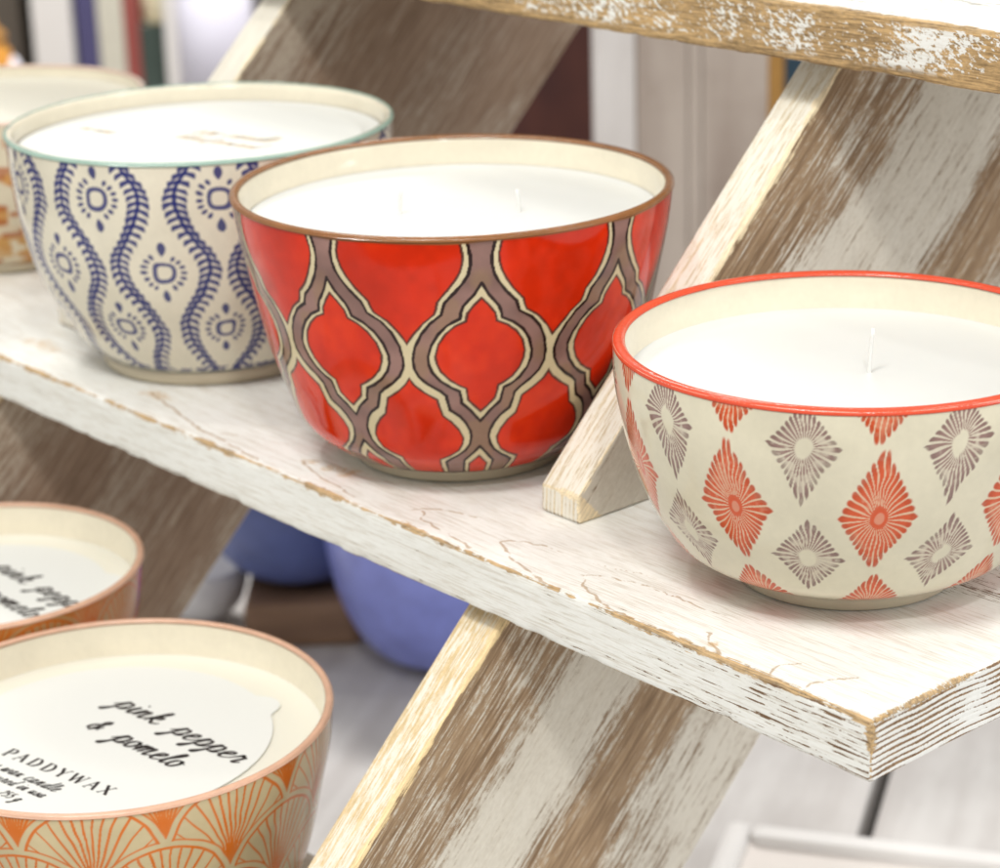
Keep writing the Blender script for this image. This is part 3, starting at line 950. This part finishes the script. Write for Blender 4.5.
# cursive letters: strokes in x-height units, advance
G = {
 'p': ([[(-.15, .25), (.15, .7), (.32, 1.08), (.27, .55), (.12, -.6), (.0, -.80), (-.1, -.66), (.1, -.2)], [(.17, .15), (.32, .8), (.62, 1.03), (.82, .72), (.68, .2), (.4, .02), (.27, .14)], [(.4, .02), (.7, .02), (1.0, .28)]], 1.02),
 'i': ([[(-.05, .25), (.15, .68), (.26, 1.0), (.2, .4), (.25, .05), (.4, .02), (.62, .28)], [(.33, 1.45), (.38, 1.55)]], .6),
 'n': ([[(-.05, .25), (.1, .85), (.2, .96), (.17, .45), (.1, 0)], [(.1, .05), (.26, .7), (.5, 1.0), (.62, .85), (.56, .3), (.62, .03), (.78, .05), (1.0, .28)]], .98),
 'k': ([[(-.05, .25), (.3, 1.2), (.42, 1.68), (.33, 1.8), (.22, 1.3), (.1, 0)], [(.11, .3), (.35, .85), (.62, 1.0), (.6, .7), (.22, .5), (.42, .3), (.66, .0), (.86, .05), (1.08, .3)]], 1.06),
 'e': ([[(-.05, .25), (.28, .45), (.55, .78), (.45, 1.0), (.22, .88), (.1, .42), (.25, .03), (.5, .05), (.82, .3)]], .8),
 'r': ([[(-.05, .25), (.15, .85), (.25, 1.1), (.32, .9), (.55, .92), (.52, .5), (.47, .1), (.6, .02), (.85, .3)]], .82),
 'o': ([[(.5, .95), (.2, .9), (.07, .4), (.25, .02), (.5, .12), (.62, .58), (.47, .98), (.55, .8), (.9, .75)]], .82),
 'm': ([[(-.05, .25), (.1, .85), (.2, .96), (.17, .45), (.1, 0)], [(.1, .05), (.24, .7), (.46, 1.0), (.56, .85), (.5, .3), (.46, 0)], [(.46, .05), (.62, .7), (.86, 1.0), (.96, .85), (.9, .3), (.97, .03), (1.1, .05), (1.32, .28)]], 1.3),
 'l': ([[(-.05, .25), (.3, 1.1), (.42, 1.6), (.3, 1.75), (.16, 1.25), (.12, .3), (.25, .02), (.5, .25)]], .5),
 'a': ([[(.62, .85), (.36, 1.0), (.1, .62), (.12, .18), (.3, .0), (.55, .4), (.67, .98), (.6, .4), (.67, .04), (.82, .05), (1.0, .28)]], .98),
 '&': ([[(.95, .1), (.5, .8), (.38, 1.35), (.55, 1.6), (.7, 1.35), (.5, 1.0), (.12, .6), (.1, .12), (.4, -.02), (.75, .3), (.9, .75)], [(.62, 1.75), (.5, -.25)]], 1.25),
 's': ([[(-.05, .2), (.3, .95), (.4, .7), (.5, .3), (.3, .0), (.05, .12), (.5, .05), (.7, .28)]], .7),
 'y': ([[(-.05, .25), (.12, .95), (.12, .3), (.3, .02), (.55, .4), (.65, .98), (.5, -.3), (.25, -.95), (.1, -.7), (.7, .1), (.85, .28)]], .85),
 'w': ([[(-.05, .25), (.12, .95), (.1, .25), (.28, .02), (.48, .5), (.52, .9), (.5, .25), (.68, .02), (.95, .5), (.98, .95), (1.2, .8)]], 1.15),
 'x': ([[(-.05, .25), (.15, .9), (.4, .5), (.6, .05), (.85, .28)], [(.65, .95), (.05, .02)]], .82),
 'c': ([[(.58, .8), (.4, 1.0), (.12, .65), (.15, .15), (.4, .0), (.72, .28)]], .7),
 'd': ([[(.6, .85), (.36, 1.0), (.1, .62), (.12, .18), (.3, .0), (.55, .4), (.82, 2.0), (.62, .5), (.66, .04), (.82, .05), (1.0, .28)]], .98),
 'h': ([[(-.05, .25), (.3, 1.2), (.42, 1.68), (.33, 1.8), (.22, 1.3), (.1, 0)], [(.1, .05), (.26, .7), (.5, 1.0), (.62, .85), (.56, .3), (.62, .03), (.78, .05), (1.0, .28)]], .98),
 'u': ([[(-.05, .25), (.12, .95), (.1, .25), (.28, .02), (.52, .4), (.6, .95), (.56, .3), (.62, .03), (.78, .05), (.98, .28)]], .96),
 'z': ([[(.05, .9), (.5, .95), (.1, .1), (.55, .05), (.75, .25)]], .75),
 'g': ([[(.6, .85), (.36, 1.0), (.1, .62), (.12, .18), (.3, .0), (.55, .4), (.62, .95), (.45, -.5), (.2, -.9), (.1, -.6), (.8, .2)]], .85),
 '2': ([[(.08, 1.2), (.35, 1.55), (.6, 1.25), (.4, .7), (.05, .05), (.65, .05)]], .8),
 '5': ([[(.6, 1.5), (.2, 1.5), (.12, .9), (.45, .95), (.6, .5), (.35, .0), (.05, .15)]], .8),
 '9': ([[(.55, 1.2), (.3, 1.5), (.08, 1.1), (.3, .8), (.55, 1.2), (.5, .5), (.3, .0)]], .8),
 '.': ([[(.1, .0), (.14, .06)]], .35),
 ' ': ([], .62),
}
# serif capitals: (stroke, thick?) in cap-height units
def cap(ch):
    S = {
     'P': ([([(.15, 0), (.15, 1)], 1), ([(.15, 1), (.5, .98), (.64, .75), (.5, .5), (.15, .48)], 2), ([(0, 0), (.32, 0)], 0), ([(0, 1), (.2, 1)], 0)], .72),
     'A': ([([(.05, 0), (.42, 1)], 0), ([(.42, 1), (.8, 0)], 1), ([(.18, .35), (.66, .35)], 0), ([(-.05, 0), (.2, 0)], 0), ([(.66, 0), (.93, 0)], 0)], .92),
     'D': ([([(.15, 0), (.15, 1)], 1), ([(.15, 1), (.55, .95), (.78, .5), (.55, .05), (.15, 0)], 2), ([(0, 0), (.2, 0)], 0), ([(0, 1), (.2, 1)], 0)], .92),
     'Y': ([([(.05, 1), (.4, .45)], 1), ([(.78, 1), (.42, .45)], 0), ([(.41, .48), (.41, 0)], 1), ([(-.05, 1), (.2, 1)], 0), ([(.65, 1), (.9, 1)], 0), ([(.26, 0), (.56, 0)], 0)], .88),
     'W': ([([(.03, 1), (.33, 0)], 1), ([(.33, 0), (.58, 1)], 0), ([(.58, 1), (.86, 0)], 1), ([(.86, 0), (1.12, 1)], 0), ([(-.07, 1), (.17, 1)], 0), ([(1.0, 1), (1.23, 1)], 0)], 1.22),
     'X': ([([(.05, 1), (.72, 0)], 1), ([(.7, 1), (.06, 0)], 0), ([(-.05, 1), (.2, 1)], 0), ([(.58, 1), (.82, 1)], 0), ([(-.06, 0), (.18, 0)], 0), ([(.58, 0), (.84, 0)], 0)], .84),
    }
    return S[ch]


class Ink:
    def __init__(s): s.v = []; s.q = []; s.n = 0

    def ribbon(s, pts, width):
        pts = [np.asarray(p, float) for p in pts]
        base = len(s.v)
        z = 0.00003 + 0.000004 * (s.n % 9); s.n += 1
        for i, p in enumerate(pts):
            d = pts[min(i + 1, len(pts) - 1)] - pts[max(i - 1, 0)]
            l = np.hypot(*d) + 1e-12
            nrm = np.array([-d[1], d[0]]) / l
            w = width(d / l, i / max(1, len(pts) - 1)) / 2
            s.v += [(*(p + nrm * w), z), (*(p - nrm * w), z)]
        for i in range(len(pts) - 1):
            a = base + 2 * i
            s.q.append((a, a + 1, a + 3, a + 2))

    def script(s, text, x, y, h, ang, pen, slant=0.42, sp=1.0, wide=1.0):
        ca, sa = math.cos(ang), math.sin(ang)
        cx = 0.0
        for ch in text:
            st, adv = G[ch]
            for k in st:
                pts = []
                for (u, v) in catmull(k, 7):
                    lx = (cx + u * wide + v * slant) * h; ly = v * h
                    pts.append((x + lx * ca - ly * sa, y + lx * sa + ly * ca))
                s.ribbon(pts, lambda d, f: pen * (0.55 + 0.75 * abs(-d[0] * math.sin(ang + 1.9) * 0 + (d[1] * ca - d[0] * sa))) * (0.55 + 0.45 * min(1, 6 * f, 6 * (1 - f))))
            cx += adv * sp * wide
        return cx * h

    def caps(s, text, x, y, h, ang, pen, gap=0.22):
        ca, sa = math.cos(ang), math.sin(ang)
        cx = 0.0
        for ch in text:
            st, adv = cap(ch)
            for pl, kind in st:
                pts = catmull(pl, 8) if kind == 2 else [np.array(pl[0]) + (np.array(pl[-1]) - np.array(pl[0])) * t for t in np.linspace(0, 1, 4)]
                q = [(x + (cx + u) * h * ca - v * h * sa, y + (cx + u) * h * sa + v * h * ca) for u, v in pts]
                if kind == 2: s.ribbon(q, lambda d, f: pen * (0.35 + 0.85 * abs(d[1] * ca - d[0] * sa)))
                else: s.ribbon(q, lambda d, f, k=kind: pen * (1.15 if k else 0.45))
            cx += adv + gap
        return cx * h

    def build(s, name, mat, parent):
        return link(name, np_mesh(name, s.v, s.q, False), mat, parent)


def paper_mat(name, col):
    t = NT(name)
    co, _ = t.objco()
    c = t.mix(t.noise(co, 500, 3), tuple(a * .97 for a in col), col)
    return t.bsdf(c, 0.55, t.bump(t.noise(co, 25, 2), 0.15, 0.001), Specular_IOR_Level=0.25)


MAT_PAPER = paper_mat("white_card", (0.75, 0.755, 0.72))
MAT_INK = simple("black_ink", (0.018, 0.012, 0.012), 0.5, 0.3, 900)
MAT_GOLD = simple("pale_gold_ink", (0.62, 0.47, 0.29), 0.4, 0.2, 900)


def cover(name, label, loc, r, tab_ang, tab_r, group, rz=0.0):
    """round card lying on the wax, with a thumb tab"""
    n = 160
    pts = []
    tc = Vector((math.cos(tab_ang), math.sin(tab_ang))) * r * 0.95
    for a in np.linspace(0, 2 * math.pi, n, endpoint=False):
        d = Vector((math.cos(a), math.sin(a)))
        # farthest of disc or tab circle along this direction
        b = d.dot(tc); disc = b * b - (tc.length_squared - tab_r ** 2)
        rr = r
        if disc > 0: rr = max(r, b + math.sqrt(disc))
        pts.append(d * rr)
    bm = bmesh.new()
    th = 0.00018
    def warp(p): return 0.0006 * math.sin(p.x * 60 + 1) * math.cos(p.y * 50)
    rings = []
    for f in (0.0, 0.35, 0.7, 1.0):
        if f == 0: rings.append([bm.verts.new((0, 0, th))]); continue
        rings.append([bm.verts.new((p.x * f, p.y * f, th)) for p in pts])
    low = [bm.verts.new((p.x, p.y, 0)) for p in pts]
    for i in range(n):
        j = (i + 1) % n
        bm.faces.new((rings[0][0], rings[1][i], rings[1][j]))
        for k in (1, 2): bm.faces.new((rings[k][i], rings[k + 1][i], rings[k + 1][j], rings[k][j]))
        bm.faces.new((rings[3][i], low[i], low[j], rings[3][j]))
    o = link(name, bm_mesh(name, bm), MAT_PAPER)
    o.location = loc
    o.rotation_euler = (0, 0, rz)
    tag(o, label, "paper cover", group)
    return o, th


gc = "paper covers on the candles"
cv, th = cover("dust_cover", "white paper cover lettered pink pepper and pomelo in large fan bowl", (fx - 0.005, fy, fz + fzw + 0.00015), 0.053, R_(72.5), 0.0075, gc)


def label_ink(parent, th, a=R_(6.5)):
    ink = Ink()
    ink.script("pink", -0.0192, 0.0142, 0.0049, R_(5.5), 0.00116, slant=0.30, sp=1.08, wide=1.17)
    ink.script("pepper", 0.0098, 0.0170, 0.0049, R_(4.5), 0.00116, slant=0.30, sp=1.08, wide=1.17)
    ink.script("&", -0.0118, -0.0002, 0.0043, R_(6.5), 0.00114, slant=0.25, wide=1.2)
    ink.script("pomelo", 0.0012, 0.0004, 0.0049, R_(6.5), 0.00116, slant=0.30, sp=1.06, wide=1.15)
    ink.caps("PADDYWAX", -0.0135, -0.0300, 0.0048, R_(11.5), 0.00100, gap=0.36)
    ink.script("soy wax candle", -0.0135, -0.0375, 0.0026, R_(11.0), 0.00060, sp=1.15)
    ink.script("hand poured in usa", -0.0160, -0.0430, 0.0022, R_(11.0), 0.00052, sp=1.1)
    ink.script("9.5 oz 255 g", -0.0030, -0.0465, 0.0022, R_(11.0), 0.00052, sp=1.1)
    o = ink.build("lettering", MAT_INK, parent)
    o.location = (0, 0, th)
    return o


label_ink(cv, th)
cv2, th = cover("dust_cover", "white lettered paper cover in the half hidden burnt orange bowl", (ox, oy, fz + ozw + 0.0004), 0.0465, R_(62), 0.0085, gc, rz=R_(-4))
label_ink(cv2, th)
cv3, th = cover("dust_cover", "white paper cover with faint gold writing, in the blue vine bowl", (bx, by, bzw + 0.0004), 0.0585, R_(40), 0.008, gc)
for txt, x, y, h in (("soy candle", -0.012, 0.004, 0.0048), ("hand poured", -0.010, -0.006, 0.0040), ("in usa", -0.050, -0.022, 0.0036)):
    ink = Ink()
    ink.script(txt, x, y, h, R_(12), 0.0007)
    o = ink.build("lettering", MAT_GOLD, cv3)
    o.location = (0, 0, th)

# ================================================================== TABLE, FLOOR AND WHAT STANDS BEHIND
TZ = -0.300


def plain_wood(name, a, b, sc=(6, 60, 60), rough=0.6, seed=0.0):
    t = NT(name)
    co, _ = t.objco()
    x, y, z = t.sep(co)
    v = t.vec(t.add(t.mul(x, sc[0]), seed), t.mul(y, sc[1]), t.mul(z, sc[2]))
    n = t.noise(v, 1, 5, 0.6)
    p = t.noise(co, 9, 4)
    sp = t.step(t.noise(co, 70, 3), 0.70, 0.74)
    f = t.step(t.add(t.mul(n, .6), t.mul(p, .4)), 0.36, 0.64)
    c = t.mix(f, a, b)
    c = t.mix(t.mul(sp, .6), c, tuple(q * .4 for q in a))
    return t.bsdf(c, rough, t.bump(n, 0.25, 0.001))


table = thing("table", "pale grey whitewashed plank table under the display stand", "table", (0, 0, 0))
mat_tab = plain_wood("limewashed_table", (0.53, 0.50, 0.48), (0.69, 0.67, 0.65), (5, 40, 40))
gap_a, gap_b = at(882, 776, 2, TZ), at(862, 842, 2, TZ)
tdir = (gap_a - gap_b); tdir.z = 0; tdir.normalize()
tper = Vector((-tdir.y, tdir.x, 0))
rot_t = math.atan2(tdir.y, tdir.x)
cy0 = gap_a.dot(tper)
c0 = Vector((-0.25, 0.10, 0)).dot(tdir)
PWD = 0.62
for k in range(-1, 2):
    me = box_mesh("tabletop_plank", -0.75, 0.75, 0.0035, PWD - 0.0035, -0.03, 0, 0.002)
    o = link("tabletop_plank", me, mat_tab, table)
    o.location = tdir * c0 + tper * (cy0 + k * PWD) + Vector((0, 0, TZ))
    o.rotation_euler = (0, 0, rot_t)
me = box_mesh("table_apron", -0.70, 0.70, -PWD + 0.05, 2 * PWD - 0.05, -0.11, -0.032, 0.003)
mat_dark = simple("dark_gap_timber", (0.06, 0.05, 0.05), 0.8, 0.2, 30)  # dark timber below the planks, seen through their gaps
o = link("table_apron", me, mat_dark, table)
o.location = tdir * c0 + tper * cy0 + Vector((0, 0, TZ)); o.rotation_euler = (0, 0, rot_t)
for ux in (-0.62, 0.62):
    for uy in (-PWD + 0.12, 2 * PWD - 0.12):
        o = link("leg", box_mesh("leg", -0.035, 0.035, -0.035, 0.035, -0.80, -0.112, 0.004), mat_tab, table)
        o.location = tdir * (c0 + ux) + tper * (cy0 + uy) + Vector((0, 0, TZ)); o.rotation_euler = (0, 0, rot_t)

FLOOR = TZ - 0.80
me = bpy.data.meshes.new("floor")
me.from_pydata([(-9, -6, FLOOR), (6, -6, FLOOR), (6, 9, FLOOR), (-9, 9, FLOOR)], [], [(0, 1, 2, 3)])
fl = link("floor", me, plain_wood("shop_floor", (0.20, 0.16, 0.13), (0.34, 0.29, 0.24), (2, 14, 14)))
tag(fl, kind="structure")

# plain glazed bowls on the table
def plain_bowl(label, c, r, h, color, foot, tilt=(0, 0, 0), group=None):
    t = thing("glazed_bowl", label, "bowl", c, 0, group)
    z = np.linspace(0, 1, 40)
    rr = r * np.sqrt(np.clip(1 - (1 - z) ** 2.2, 0, 1)) * 0.62 + r * 0.38
    outer = [(r * .36, 0.004)] + [(a, 0.004 + b * (h - .004)) for a, b in zip(rr, z)]
    inner = [(a - .005, 0.010 + b * (h - .010)) for a, b in zip(rr[::-1], z[::-1])]
    prof = outer + [(r - .0025, h + .0015)] + inner + [(0.001, .010)]
    mt = simple(label.split()[0] + "_glaze", color, 0.28, 0.40, 45, 0.1)
    link("bowl_body", revolve("bowl_body", prof, 96), mt, t)
    link("foot_ring", revolve("foot_ring", [(r * .30, 0.001), (r * .36, 0.0), (r * .40, 0.002), (r * .41, 0.006), (r * .32, .0065)], 64), simple("dark_foot", foot, 0.7), t)
    t.rotation_euler = tilt
    return t


gb = "plain bowls on the table behind the stand"
plain_bowl("periwinkle blue rounded bowl on the table under the middle shelf", at(447, 655, 2, TZ), 0.066, 0.098, (0.25, 0.29, 0.74), (0.10, 0.06, 0.05), group=gb)
# brown block with the dark blue bowl on it
pb = at(308, 624, 2, TZ)
blk = thing("wooden_block", "dark brown wooden block standing under the dark blue bowl", "block", pb, R_(50))
link("block_body", box_mesh("block_body", -0.034, 0.034, -0.034, 0.034, 0, 0.028, 0.006), plain_wood("dark_walnut", (0.16, 0.09, 0.055), (0.30, 0.18, 0.11)), blk)
plain_bowl("navy blue bowl standing on the brown wooden block", pb + Vector((-0.012, 0.006, 0.0282)), 0.062, 0.085, (0.10, 0.135, 0.34), (0.05, 0.04, 0.05), group=gb)
plain_bowl("small pale lilac bowl beside the brown block behind the slanted leg", at(206, 618, 2, TZ), 0.027, 0.034, (0.86, 0.85, 0.93), (0.6, 0.56, 0.6), group=gb)

# white rimmed tray on the table, lower right
tc = at(738, 826, 2, TZ + 0.018)
tray = thing("tray", "white shallow wooden tray with beige base on the table at lower right", "tray", (tc.x, tc.y, TZ), rot_t)
mat_tw = simple("white_tray_paint", (0.82, 0.80, 0.78), 0.45, 0.06, 40)
mat_tb = simple("beige_tray_base", (0.80, 0.745, 0.70), 0.6, 0.1, 40)
sx_, sy_ = -0.36, -0.46
link("tray_base", box_mesh("tray_base", sx_, 0, sy_, 0, 0.002, 0.012, 0.001), mat_tb, tray)
for (a, b, c, d) in ((sx_, 0.0, -0.006, 0.006), (sx_, 0.0, sy_ - 0.006, sy_ + 0.006)):
    link("tray_side", box_mesh("tray_side", a - .006, b + .006, c, d, 0.001, 0.018, 0.0045), mat_tw, tray)
for a in (sx_, 0.0):
    link("tray_side", box_mesh("tray_side", a - 0.006, a + 0.006, sy_ + 0.0065, -0.0065, 0.001, 0.018, 0.0045), mat_tw, tray)

# weathered panel, dark red cabinet behind
hd = Vector((FWD.x, FWD.y, 0)).normalized()
hr = Vector((hd.y, -hd.x, 0))
yaw = math.atan2(hr.y, hr.x)


def place(u, v, dist):
    return at(u, v, dist=dist)


# grey weathered screen (vertical boards)
D1 = 1.55
pl = place(594, 150, D1); pr = place(768, 150, D1)
scr = thing("weathered_screen", "grey weathered wooden screen of upright boards behind the red bowl", "screen", (pl.x, pl.y, TZ), yaw)
wid = (pr - pl).length
mg = plain_wood("grey_driftwood", (0.25, 0.195, 0.16), (0.40, 0.34, 0.29), (22, 22, 3), seed=2.0)
ml = plain_wood("pale_driftwood", (0.48, 0.445, 0.42), (0.60, 0.57, 0.545), (22, 22, 3), seed=6.0)
xs_ = [0, 0.028, 0.062, wid * .62, wid]
for i in range(4):
    me = box_mesh("upright_board", xs_[i] + .0001, xs_[i + 1] - .0001, 0, 0.02, 0.001, 0.62, 0.002)
    link("upright_board", me, ml if i in (0,) else mg, scr)
# slim orange and blue books beside it
def book(label, u0, u1, v_mid, dist, z0, h, col, group=None, depth=0.10):
    a = place(u0, v_mid, dist); b = place(u1, v_mid, dist)
    t = thing("book", label, "book", (a.x, a.y, z0), yaw, group)
    w = (b - a).length
    mt = simple("cloth_cover", col, 0.55, 0.2, 90)
    bm = bmesh.new()
    box_bm(bm, 0, 0.002, 0.002, depth, 0.0, h); box_bm(bm, w - .002, w, 0.002, depth, 0, h); box_bm(bm, 0, w, 0, 0.0019, 0, h)
    link("cover", bm_mesh("cover", bm), mt, t)
    link("pages", box_mesh("pages", .0021, w - .0021, .0022, depth - .004, .003, h - .003, 0), simple("paper_block", (0.7, 0.66, 0.58), 0.8, 0.05, 200), t)
    return t


gk = "books and boxes on the shelving behind"
book("slim ochre book standing right of the weathered screen", 770, 784, 80, 1.75, TZ + .001, 0.45, (0.42, 0.22, 0.05), gk)
book("dark teal book standing beside the ochre book", 785, 812, 80, 1.78, TZ + .001, 0.46, (0.02, 0.06, 0.10), gk)
# maroon cabinet further back
D2 = 2.3
cp = place(640, 100, D2)
cab = thing("cabinet", "dark maroon cabinet behind the slanted leg", "cabinet", (cp.x, cp.y, FLOOR + 0.001), yaw)
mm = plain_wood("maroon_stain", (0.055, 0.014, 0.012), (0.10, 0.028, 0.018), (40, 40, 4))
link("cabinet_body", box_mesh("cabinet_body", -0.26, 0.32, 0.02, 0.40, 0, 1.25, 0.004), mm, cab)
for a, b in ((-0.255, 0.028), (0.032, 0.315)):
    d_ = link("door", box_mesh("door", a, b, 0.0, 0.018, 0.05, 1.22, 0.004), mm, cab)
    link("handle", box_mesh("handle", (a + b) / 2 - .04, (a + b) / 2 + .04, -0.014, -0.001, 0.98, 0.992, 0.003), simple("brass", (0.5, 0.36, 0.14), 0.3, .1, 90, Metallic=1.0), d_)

# shop shelving in the upper left
D3 = 3.1
base = place(0, 60, D3)
shelf_z = base.z - 0.055
case = thing("shop_shelving", "white shop shelving far behind the left bowls", "shelving", (base.x, base.y, FLOOR + 0.001), yaw)
mw = simple("white_shelving", (0.66, 0.64, 0.62), 0.5, 0.06, 20)
H3 = shelf_z - FLOOR
link("shelf_board", box_mesh("shelf_board", -0.5, 0.95, -0.02, 0.30, H3 - .03, H3, 0.003), mw, case)
link("shelf_board", box_mesh("shelf_board", -0.5, 0.95, -0.02, 0.30, H3 + .47, H3 + .50, 0.003), mw, case)
link("shelf_board", box_mesh("shelf_board", -0.5, 0.95, -0.02, 0.30, H3 - .48, H3 - .45, 0.003), mw, case)
link("back_panel", box_mesh("back_panel", -0.5, 0.95, 0.301, 0.315, 0, H3 + .6, 0.003), simple("grey_back_panel", (0.28, 0.26, 0.26), 0.6, .1, 20), case)  # back panel in a darker grey than the boards
px2m = D3 / F_PX
for u0, u1 in ((38, 76), (168, 196)):
    link("upright", box_mesh("upright", u0 * px2m, u1 * px2m, -0.021, 0.29, H3 + .0005, H3 + .4695, 0.003), mw, case)
for u0, u1 in ((-300, -285), (690, 706)):
    link("upright", box_mesh("upright", u0 * px2m, u1 * px2m, -0.021, 0.30, 0.001, H3 - .4805, 0.003), mw, case)
for lab, u0, u1, h, col in (
        ("navy and purple book left of the cream book on the far shelving", 80, 100, 0.30, (0.06, 0.055, 0.14)),
        ("cream book between dark books on the far shelving", 101, 126, 0.28, (0.52, 0.50, 0.42)),
        ("dark red book on the far shelving", 127, 141, 0.30, (0.26, 0.06, 0.05)),
        ("black green box book beside the white upright on the far shelving", 142, 167, 0.095, (0.04, 0.06, 0.05)),
        ("black book at the left end of the far shelving", -22, 24, 0.30, (0.08, 0.065, 0.05))):
    book(lab, u0, u1, 60, D3, shelf_z + .001, h, col, gk, 0.2)


def jar(label, u, dist, z0, r, h, col, lidcol, dy=0.05):
    p = place(u, 60, dist)
    p = p - hd * dy
    t = thing("jar", label, "jar", (p.x, p.y, z0), 0, "jars on the far shelving")
    link("jar_body", revolve("jar_body", [(0.001, 0), (r * .9, 0), (r, .006), (r, h * .8), (r * .75, h * .92), (r * .75, h), (0.001, h)], 48), simple("jar_glaze", col, .3, .06, 30), t)
    link("lid", revolve("lid", [(0.001, h + .0005), (r * .8, h + .0005), (r * .82, h + .01), (r * .3, h + .02), (r * .2, h + .035), (0.001, h + .04)], 48), simple("lid_glaze", lidcol, .3, .06, 30), t)
    return t


jar("white lilac jar at the left of the far shelving", 22, D3 - .1, shelf_z + .001, 0.028, 0.045, (0.74, 0.72, 0.80), (0.74, 0.72, 0.80))
jar("large pale lilac jar beside the slanted leg on the far shelving", 222, D3 - .1, shelf_z + .001, 0.048, 0.19, (0.72, 0.71, 0.82), (0.7, 0.7, 0.8))
jar("small cream jar on top of the black green box book", 160, D3 - .02, shelf_z + .0965, 0.028, 0.06, (0.74, 0.68, 0.48), (0.74, 0.68, 0.48), dy=-0.06)
jar("amber jar standing before the black book", 2, D3 - .1, shelf_z + .045, 0.022, 0.06, (0.55, 0.25, 0.04), (0.4, 0.2, 0.05))

# back wall of the shop
me = bpy.data.meshes.new("wall")
cpt = CAM + hd * 5.0
a = cpt - hr * 6; b = cpt + hr * 6
me.from_pydata([(a.x, a.y, FLOOR), (b.x, b.y, FLOOR), (b.x, b.y, FLOOR + 3), (a.x, a.y, FLOOR + 3)], [], [(0, 1, 2, 3)])
w_ = link("wall", me, simple("wall_paint", (0.6, 0.58, 0.55), 0.8, .05, 5))
tag(w_, kind="structure")

# ================================================================== LIGHT
def area(name, loc, target, size, power, color=(1, 1, 1), shape='DISK', size_y=None):
    d = bpy.data.lights.new(name, 'AREA')
    d.shape = shape; d.size = size
    if size_y: d.size_y = size_y
    d.energy = power; d.color = color
    o = bpy.data.objects.new(name, d)
    COL.objects.link(o)
    o.location = loc
    o.rotation_euler = (Vector(target) - Vector(loc)).to_track_quat('-Z', 'Y').to_euler()
    return o


ctr = (-0.2, 0.0, 0.0)
area("ceiling_panel", (0.15, -0.75, 1.45), ctr, 0.38, 14, (1.0, 0.995, 0.965))
area("ceiling_spot", (0.55, -1.35, 1.5), ctr, 0.05, 2.0, (1.0, 0.96, 0.9))
area("ceiling_spot", (-0.45, -1.25, 1.6), ctr, 0.05, 2.0, (1.0, 0.96, 0.9))
area("ceiling_spot", (1.35, -0.15, 1.5), ctr, 0.05, 2.0, (1.0, 0.96, 0.9))
area("ceiling_spot", (0.95, -0.75, 1.5), ctr, 0.14, 9.5, (1.0, 0.985, 0.955))
area("ceiling_spot", (-0.95, -0.25, 1.7), ctr, 0.10, 4, (1.0, 0.985, 0.955))
area("ceiling_spot", (0.25, 0.75, 1.8), ctr, 0.10, 3, (1.0, 0.985, 0.955))
area("shop_window", (1.35, 0.75, 0.55), (-0.1, 0, 0.05), 0.4, 9, (0.95, 0.97, 1.0), 'RECTANGLE', 1.0)
area("background_panel", (-1.7, 1.2, 1.6), (-2.4, 2.2, -0.3), 0.9, 100, (1.0, 0.97, 0.93))

w = bpy.data.worlds.new("World")
scene.world = w
w.use_nodes = True
bg = w.node_tree.nodes["Background"]
bg.inputs[0].default_value = (1.0, 0.995, 0.97, 1)
bg.inputs[1].default_value = 0.60

scene.view_settings.view_transform = 'Standard'
scene.view_settings.look = 'None'
scene.view_settings.exposure = 0.0
scene.view_settings.gamma = 1.0
scene.render.engine = 'CYCLES'
scene.cycles.max_bounces = 8
scene.cycles.use_denoising = True
